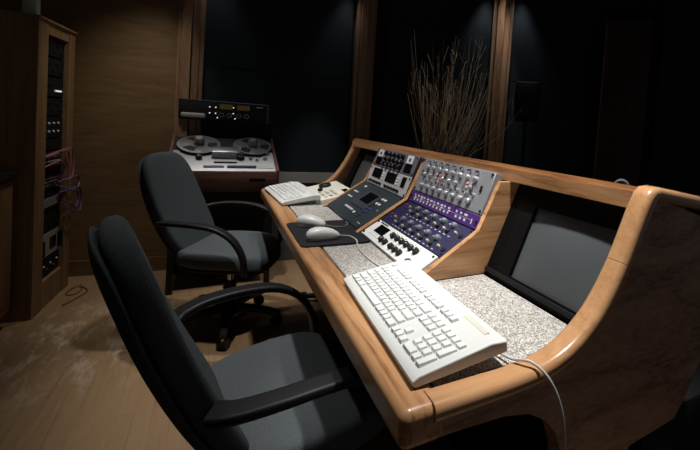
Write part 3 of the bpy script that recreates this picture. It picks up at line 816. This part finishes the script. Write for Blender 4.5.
# right-handed frame: x along rd, y into the cabinet... mirrored frames are avoided by using -x
def rk(x, y, z): return RA+rd*x+rn*y+V((0, 0, z))
RK = thing('equipment_rack', 'tall wooden equipment rack tower full of black units against the brown wall', 'rack', (RA+rd*RW/2-rn*.1))
RH = 1.62; O0, O1, OZ0, OZ1 = .10, .375, .155, 1.555
def rbox(name, root, x0, x1, y0, y1, z0, z1, m):
    mb = MB().prism([(x0, y0), (x1, y0), (x1, y1), (x0, y1)], lambda u, v, s: rk(u, v, z1 if s else z0), m)
    return wobj(name, mb, root)
rbox('stile', RK, -.015, O0, -.215, 0, 0, RH, M['rackwood'])
rbox('stile', RK, O1, RW, -.215, 0, 0, RH, M['rackwood'])
rbox('base_panel', RK, O0, O1, -.215, -.004, 0, OZ0, M['rackwood'])
rbox('top_panel', RK, O0, O1, -.215, -.004, OZ1, RH, M['rackwood'])
rbox('back_panel', RK, O0, O1, -.215, -.20, OZ0, OZ1, M['blackmat'])
rbox('top_cap', RK, -.02, RW+.005, -.215, .008, RH, RH+.012, M['rackwood'])
units = [  # z0, z1, name, label, style
    (1.445, 1.545, 'rack_unit', 'black rack unit at the very top of the wooden rack tower', 'dots'),
    (1.335, 1.435, 'rack_unit', 'black rack unit second from the top of the wooden rack tower', 'dots'),
    (1.215, 1.325, 'rack_unit', 'black rack unit with a bright silver bar in the upper part of the rack tower', 'bar'),
    (1.105, 1.205, 'rack_unit', 'black rack unit above the one with six pale lamps', 'dots'),
    (.975, 1.095, 'rack_unit', 'black rack unit showing two rows of three pale lamps', 'six'),
    (.905, .965, 'rack_unit', 'plain black rack panel just above the patch cables', 'blank'),
    (.775, .895, 'patch_bay', 'upper patch bay in the rack tower, where the pink cables plug in', 'jacks'),
    (.665, .765, 'patch_bay', 'middle patch bay in the rack tower with bright silver jacks', 'bright'),
    (.545, .655, 'patch_bay', 'lower rack panel with a row of pale keys below the patch bays', 'keys'),
    (.425, .535, 'rack_unit', 'black rack unit directly above the grey unit', 'dots'),
    (.275, .415, 'rack_unit', 'grey rack unit with a black square window near the foot of the rack tower', 'grey'),
    (.165, .265, 'rack_unit', 'lowest black rack unit with small pale lamps', 'leds')]
for z0, z1, nm, lb, st in units:
    t = thing(nm, lb, 'patch bay' if nm == 'patch_bay' else 'audio unit', rk((O0+O1)/2, -.03, z0), group='units in the rack tower')
    face = M['greyunit'] if st == 'grey' else M['blackmat']
    rbox('faceplate', t, O0+.002, O1-.002, -.18, -.022, z0+.001, z1-.001, face)
    def dot(x, z, r, m, name='lamp'):
        wobj(name, MB().cyl(rk(O0+x, -.0225, z), rk(O0+x, -.016, z), r, m, n=10), t)
    h = z1-z0; w = O1-O0
    if st == 'dots':
        for i in range(5): dot(.03+i*.05, z0+h*(.3+.4*(i % 2)), .008, M['blackpl'], 'knob')
        dot(.02, z0+h*.5, .004, M['ledsoft'])
    elif st == 'bar':
        rbox('glow_label', t, O0+.15, O0+.245, -.022, -.018, z0+h*.25, z0+h*.36, M['ledsoft']); rbox('badge', t, O0+.16, O0+.235, -.018, -.0165, z0+h*.27, z0+h*.34, M['led'])  # a silver label, no lamp: its brightness is put in as glow
        for i in range(3): dot(.03+i*.04, z0+h*.6, .008, M['blackpl'], 'knob')
    elif st == 'six':
        for i in range(3):
            for j in range(2): dot(.09+i*.06, z0+h*(.3+.4*j), .0065, M['mark'])
        dot(.02, z0+h*.5, .005, M['ledsoft'])
    elif st in ('jacks', 'bright'):
        for i in range(8):
            for j in range(2): dot(.025+i*.032, z0+h*(.3+.4*j), .0075, M['silver'] if st == 'bright' or (i+j) % 3 == 0 else M['tealraise'], 'jack')
        rbox('label_strip', t, O0+.02, O1-.02, -.022, -.0205, z0+h*.48, z0+h*.54, M['palegrey'])
    elif st == 'keys':
        for i in range(7): rbox('key', t, O0+.04+i*.028, O0+.058+i*.028, -.022, -.015, z0+h*.25, z0+h*.7, M['greypanel'])
    elif st == 'grey':
        rbox('window', t, O0+.145, O0+.225, -.022, -.0195, z0+h*.25, z0+h*.75, M['display'])
        rbox('handle', t, O0+.015, O0+.028, -.022, .0, z0+h*.15, z0+h*.8, M['blackpl'])
        rbox('handle', t, O1-.028, O1-.015, -.022, .0, z0+h*.15, z0+h*.8, M['blackpl'])
    elif st == 'leds':
        for i in range(6): dot(.03+i*.042, z0+h*(.35+.25*(i % 2)), .005, M['mark'] if i % 2 else M['silver'])
cab = [
    ('pink', [(.02, .865), (.10, .885), (.20, .893), (.262, .885), (.282, .84), (.286, .76), (.278, .70)], 'thick pink patch cable looping over the right stile of the rack tower'),
    ('pink', [(.03, .81), (.09, .84), (.15, .835), (.19, .79), (.21, .71)], 'pink patch cable drooping across the upper patch bay'),
    ('pink', [(.05, .875), (.16, .905), (.27, .899), (.296, .85), (.295, .78), (.27, .72), (.235, .70)], 'second pink patch cable bundled along the rack tower edge'),
    ('violet', [(.22, .70), (.29, .725), (.355, .72), (.37, .68), (.33, .645), (.25, .63)], 'violet patch cable looping out to the right at the middle patch bay'),
    ('violet', [(.18, .69), (.24, .645), (.31, .63), (.34, .575), (.29, .53), (.25, .56), (.22, .60)], 'violet patch cable dangling below the middle patch bay'),
    ('violet', [(.20, .63), (.28, .66), (.35, .62), (.36, .55), (.32, .50), (.28, .53)], 'violet patch cable hanging lowest beside the row of pale keys')]
for k, (c, pts, lb) in enumerate(cab):
    P = []
    for i, (x, z) in enumerate(pts):
        y = -.016 if i in (0, len(pts)-1) else .014+.008*k
        P.append(rk(O0+x, y, z))
    tag(obj('patch_cable', MB().tube(smooth_path(P), .0048, M[c+'cable'], 7)), lb, 'cable', 'patch cables on the rack tower')
# pale box on top of the rack
bxm = thing('storage_box', 'pale grey box standing on top of the wooden rack tower', 'box', rk(.035, -.05, RH+.0125))
obj('box_body', MB().box((-.025, -.03, 0), (.025, .03, .11), M['stone'], bev=.006), bxm)
obj('box_lid', MB().box((-.027, -.032, .1105), (.027, .032, .16), M['stone'], bev=.006), bxm)
# floor lead by the rack
tag(obj('floor_cable', MB().tube(smooth_path([(-.72, -.99, .004), (-.62, -.965, .004), (-.55, -.99, .004), (-.58, -1.03, .004), (-.68, -1.0, .009), (-.60, -.93, .004), (-.48, -.96, .004), (-.40, -1.0, .004)]), .0035, M['redcable'], 7)), 'thin reddish lead coiled on the floor at the foot of the rack tower', 'cable')

# ------------------------------------------------------------------ left cabinets
CB = thing('base_cabinet', 'dark wooden base cabinet with panelled doors at the left edge', 'cabinet', (.10, -1.25, 0))
wobj('cabinet_body', MB().box((-.222, -1.34, .075), (.70, -1.182, .775), M['cabinet']), CB)
wobj('toe_kick', MB().box((-.222, -1.335, 0), (.70, -1.235, .0745), M['blackmat']), CB)
for x0, x1 in ((-.217, .03), (.036, .36), (.366, .69)):
    d = MB().box((x0, -1.181, .085), (x1, -1.160, .765), M['cabinet'], bev=.003)
    do = wobj('door', d, CB)
    raised = MB().box((x0+.06, -1.1605, .145), (x1-.06, -1.152, .705), M['cabinet'], bev=.006)
    wobj_ = raised.mesh('raised_panel'); wobj_.transform(CB.matrix_basis.inverted()); link('raised_panel', wobj_, do)
ct = MB().box((-.222, -1.34, .7755), (.72, -1.145, .812), M['counter'], bev=.008)
tag(obj('countertop', ct), 'dark countertop on the wooden cabinet at the left edge', 'countertop')

# ------------------------------------------------------------------ behind the desk: twigs, loudspeakers, ring
TW = thing('dried_twigs', 'tall bundle of dry brown twigs standing in a dark vase behind the desk', 'dried plant', (.37, 1.03, 0))
obj('vase', MB().lathe([(0, 0), (.10, 0), (.12, .1), (.115, .4), (.08, .62), (.095, .72), (.09, .725), (.07, .63), (0, .2)], M['vase']), TW)
st = MB()
for i in range(118):
    lt = i > 109
    bx0 = random.uniform(-.06, .06); by0 = random.uniform(-.05, .05)
    a = random.gauss(-.04+.22*(i % 10)/9, .055)
    if lt: a = random.uniform(.42, .8); bx0 = .055
    ln = random.triangular(.25, .95, .5) if not lt else random.uniform(.4, .62)
    dx = sin(a)*ln; dz = cos(a)*ln; dy = random.gauss(0, .07)
    b0 = V((bx0, by0, .40)); b1 = V((bx0*1.2-.15+.29*((i % 10)/9 if not lt else .9)+dx*.15, by0+dy*.3, .95)); b2 = b1+V((dx*.6, dy, dz*.55)); b3 = b1+V((dx+random.uniform(-.04, .04), dy*1.6, dz))
    pth = smooth_path([b0, b1, b2, b3], 5); n = len(pth); r0 = random.uniform(.0018, .003) if not lt else .003
    st.sweep(pth, lambda q, r0=r0: [(r0*(1-.75*q)*cos(2*pi*k/5), r0*(1-.75*q)*sin(2*pi*k/5)) for k in range(5)], M['twigl'] if lt else M['twig'])
    for j in range(random.choice((0, 1, 2, 2))):
        p = b2.lerp(b3, random.uniform(.1, .8)); q_ = p+V((random.uniform(-.05, .05), random.uniform(-.04, .04), random.uniform(.04, .12)))
        st.tube([p, (p+q_)/2+V((random.uniform(-.008, .008), 0, 0)), q_], .0011, M['twig'], 4)
obj('stems', st, TW)['kind'] = 'stuff'

def speaker(label, loc, rz, stand_label):
    x, y, z = loc
    t = thing('loudspeaker', label, 'speaker', loc, rz, 'loudspeakers on stands behind the desk')
    obj('enclosure', MB().box((-.085, -.09, 0), (.085, .09, .28), M['blackpl'], bev=.01), t)
    ax = Matrix.Rotation(radians(90), 4, 'X')
    obj('woofer', MB().lathe([(.066, 0), (.066, .006), (.058, .007), (.05, .001), (.024, -.012), (.018, -.004), (0, 0)], M['tealraise'], Matrix.Translation((0, -.0905, .19)) @ ax), t)
    obj('tweeter', MB().lathe([(.036, 0), (.036, .004), (.02, .001), (.012, .006), (0, .008)], M['tealraise'], Matrix.Translation((0, -.0905, .075)) @ ax), t)
    s = thing('speaker_stand', stand_label, 'stand', (x, y, 0), rz, 'speaker stands behind the desk')
    obj('pole', MB().cyl((0, 0, .02), (0, 0, z-.013), .016, M['blackpl']), s)
    obj('top_plate', MB().box((-.09, -.09, z-.013), (.09, .09, z-.001), M['blackmat']), s)
    obj('base_plate', MB().box((-.14, -.14, 0), (.14, .14, .02), M['blackmat'], bev=.004), s)
    return t
SP1 = (.26, 1.84, 1.30)
speaker('black loudspeaker with two round drivers beside the wooden mullion behind the desk', SP1, radians(40), 'black stand carrying the loudspeaker beside the wooden mullion')
SP2 = (1.30, 2.60, 1.20)
speaker('barely lit black loudspeaker at the right edge of the photo', SP2, radians(10), 'black stand carrying the dim loudspeaker at the right edge')
rg = MB(); rg.tube([(cos(2*pi*k/24)*.019, 0, sin(2*pi*k/24)*.019) for k in range(25)], .006, M['greyring'], 8)
rg_me = rg.mesh('cable_ring'); rg_me.transform(Matrix.Translation((1.762, .90, 1.036)) @ Matrix.Rotation(radians(30), 4, 'Z'))
RGT = thing('ring', 'small grey ring peeking over the back of the desk bridge', 'ring', (1.762, .90, .9))
o = link('loop', rg_me, RGT); rg_me.transform(RGT.matrix_basis.inverted())
obj('clip', MB().box((-.012, -.088, .06), (.012, .012, .105), M['blackpl']), RGT)

for o in S.objects:
    if o.type == 'MESH' and o.name.split('.')[0] in ('front_rail', 'corner_block', 'bridge', 'edge_trim', 'divider', 'end_panel', 'armrest', 'case'):
        md = o.modifiers.new('weighted', 'WEIGHTED_NORMAL'); md.keep_sharp = True
# ------------------------------------------------------------------ lights
def spot(name, loc, target, power, size=60, blend=.6, col=(1, .985, .955), rad=.04):
    l = bpy.data.lights.new(name, 'SPOT'); l.energy = power; l.spot_size = radians(size); l.spot_blend = blend; l.color = col; l.shadow_soft_size = rad
    o = bpy.data.objects.new(name, l); COL.objects.link(o); o.location = loc
    o.rotation_euler = (V(target)-V(loc)).to_track_quat('-Z', 'Y').to_euler()
    return o
spot('downlight_keyboard', (1.87, .46, 2.55), (1.87, .50, 0), 200, 44, .9)
spot('downlight_racks', (1.0, .12, 2.55), (1.0, .2, 0), 100, 62, .9)
spot('downlight_far_desk', (.1, -.12, 2.55), (.15, .05, 0), 80, 52, .8)
spot('downlight_tape', (-.42, -.12, 2.55), (-.42, -.12, .4), 17, 46, .9, (.98, .98, 1))
spot('downlight_floor', (-.5, -.66, 2.55), (-.5, -.66, 0), 17, 58, 1, (1, .95, .87))
spot('downlight_chair', (1.25, -.62, 2.55), (1.45, .05, .3), 26, 50, 1)
spot('added_fill_twigs', (.5, .75, 2.55), (.45, 1.1, 1.0), 34, 50, 1)  # added lamp, only there to lift the dark twigs
spot('added_fill_speaker', (.26, 1.78, 2.55), (.26, 1.84, 1.3), 24, 24, 1)  # extra lamp put in so the black loudspeaker shows
nA = V((dA.y, -dA.x, 0)); nB = V((dB.y, -dB.x, 0))
spot('wash_left', A0+dA*.16+nA*.10+V((0, 0, 2.36)), A0+dA*.16+nA*.08, 3.5, 64, .8, (.95, .97, 1))
spot('wash_middle', A1-dA*.24+nA*.10+V((0, 0, 2.36)), A1-dA*.24+nA*.08, 4.5, 64, .8, (.95, .97, 1))
spot('wash_panel', A1+dB*.96+nB*.09+V((0, 0, 2.42)), A1+dB*.97+nB*.07, 9, 60, .8, (.95, .97, 1))
spot('wash_right', A1+dB*1.27+nB*.09+V((0, 0, 2.42)), A1+dB*1.27+nB*.07, 9, 60, .8, (.95, .97, 1))
spot('wash_mullion', A1+dB*1.115+nB*.17+V((0, 0, 2.5)), A1+dB*1.115+nB*.08, 50, 34, .9, (1, .93, .82))
spot('added_fill_ledge', A1-dA*.45+nA*.9+V((0, 0, 2.5)), A1-dA*.45+V((0, 0, .62)), 34, 22, 1)  # no known fitting: added to brighten the pale ledge
spot('wash_brown', V((-.2, -.55, 2.55)), V((-.9, -.9, .4)), 30, 56, 1, (1, .93, .82))
spot('added_fill_far_floor', (-.12, .42, 2.55), (-.2, .2, 0), 45, 34, .9)  # added narrow spot, brightens the floor past the far desk end
w = bpy.data.worlds.new('room_dark'); S.world = w; w.use_nodes = True
w.node_tree.nodes['Background'].inputs[0].default_value = (.8, .85, 1, 1); w.node_tree.nodes['Background'].inputs[1].default_value = .06

# ------------------------------------------------------------------ camera
cd = bpy.data.cameras.new('camera'); cam = bpy.data.objects.new('camera', cd); COL.objects.link(cam)
yaw, pit, roll, F = 2.632, .042, .069, 391.4
fw = V((cos(yaw)*cos(pit), sin(yaw)*cos(pit), -sin(pit))); r = fw.cross(V((0, 0, 1))).normalized(); u = r.cross(fw)
r2 = r*cos(roll)+u*sin(roll); u2 = u*cos(roll)-r*sin(roll)
cam.matrix_world = Matrix(((r2.x, u2.x, -fw.x, 2.568), (r2.y, u2.y, -fw.y, -.271), (r2.z, u2.z, -fw.z, 1.184), (0, 0, 0, 1)))
cd.sensor_width = 36; cd.lens = F/700*36; cd.clip_start = .02
cd.shift_x = (350-431.5)/700; cd.shift_y = (144.4-225)/700
S.camera = cam
S.view_settings.view_transform = 'Standard'; S.view_settings.look = 'None'; S.view_settings.gamma = 1; S.view_settings.use_curve_mapping = False
S.view_settings.exposure = 0
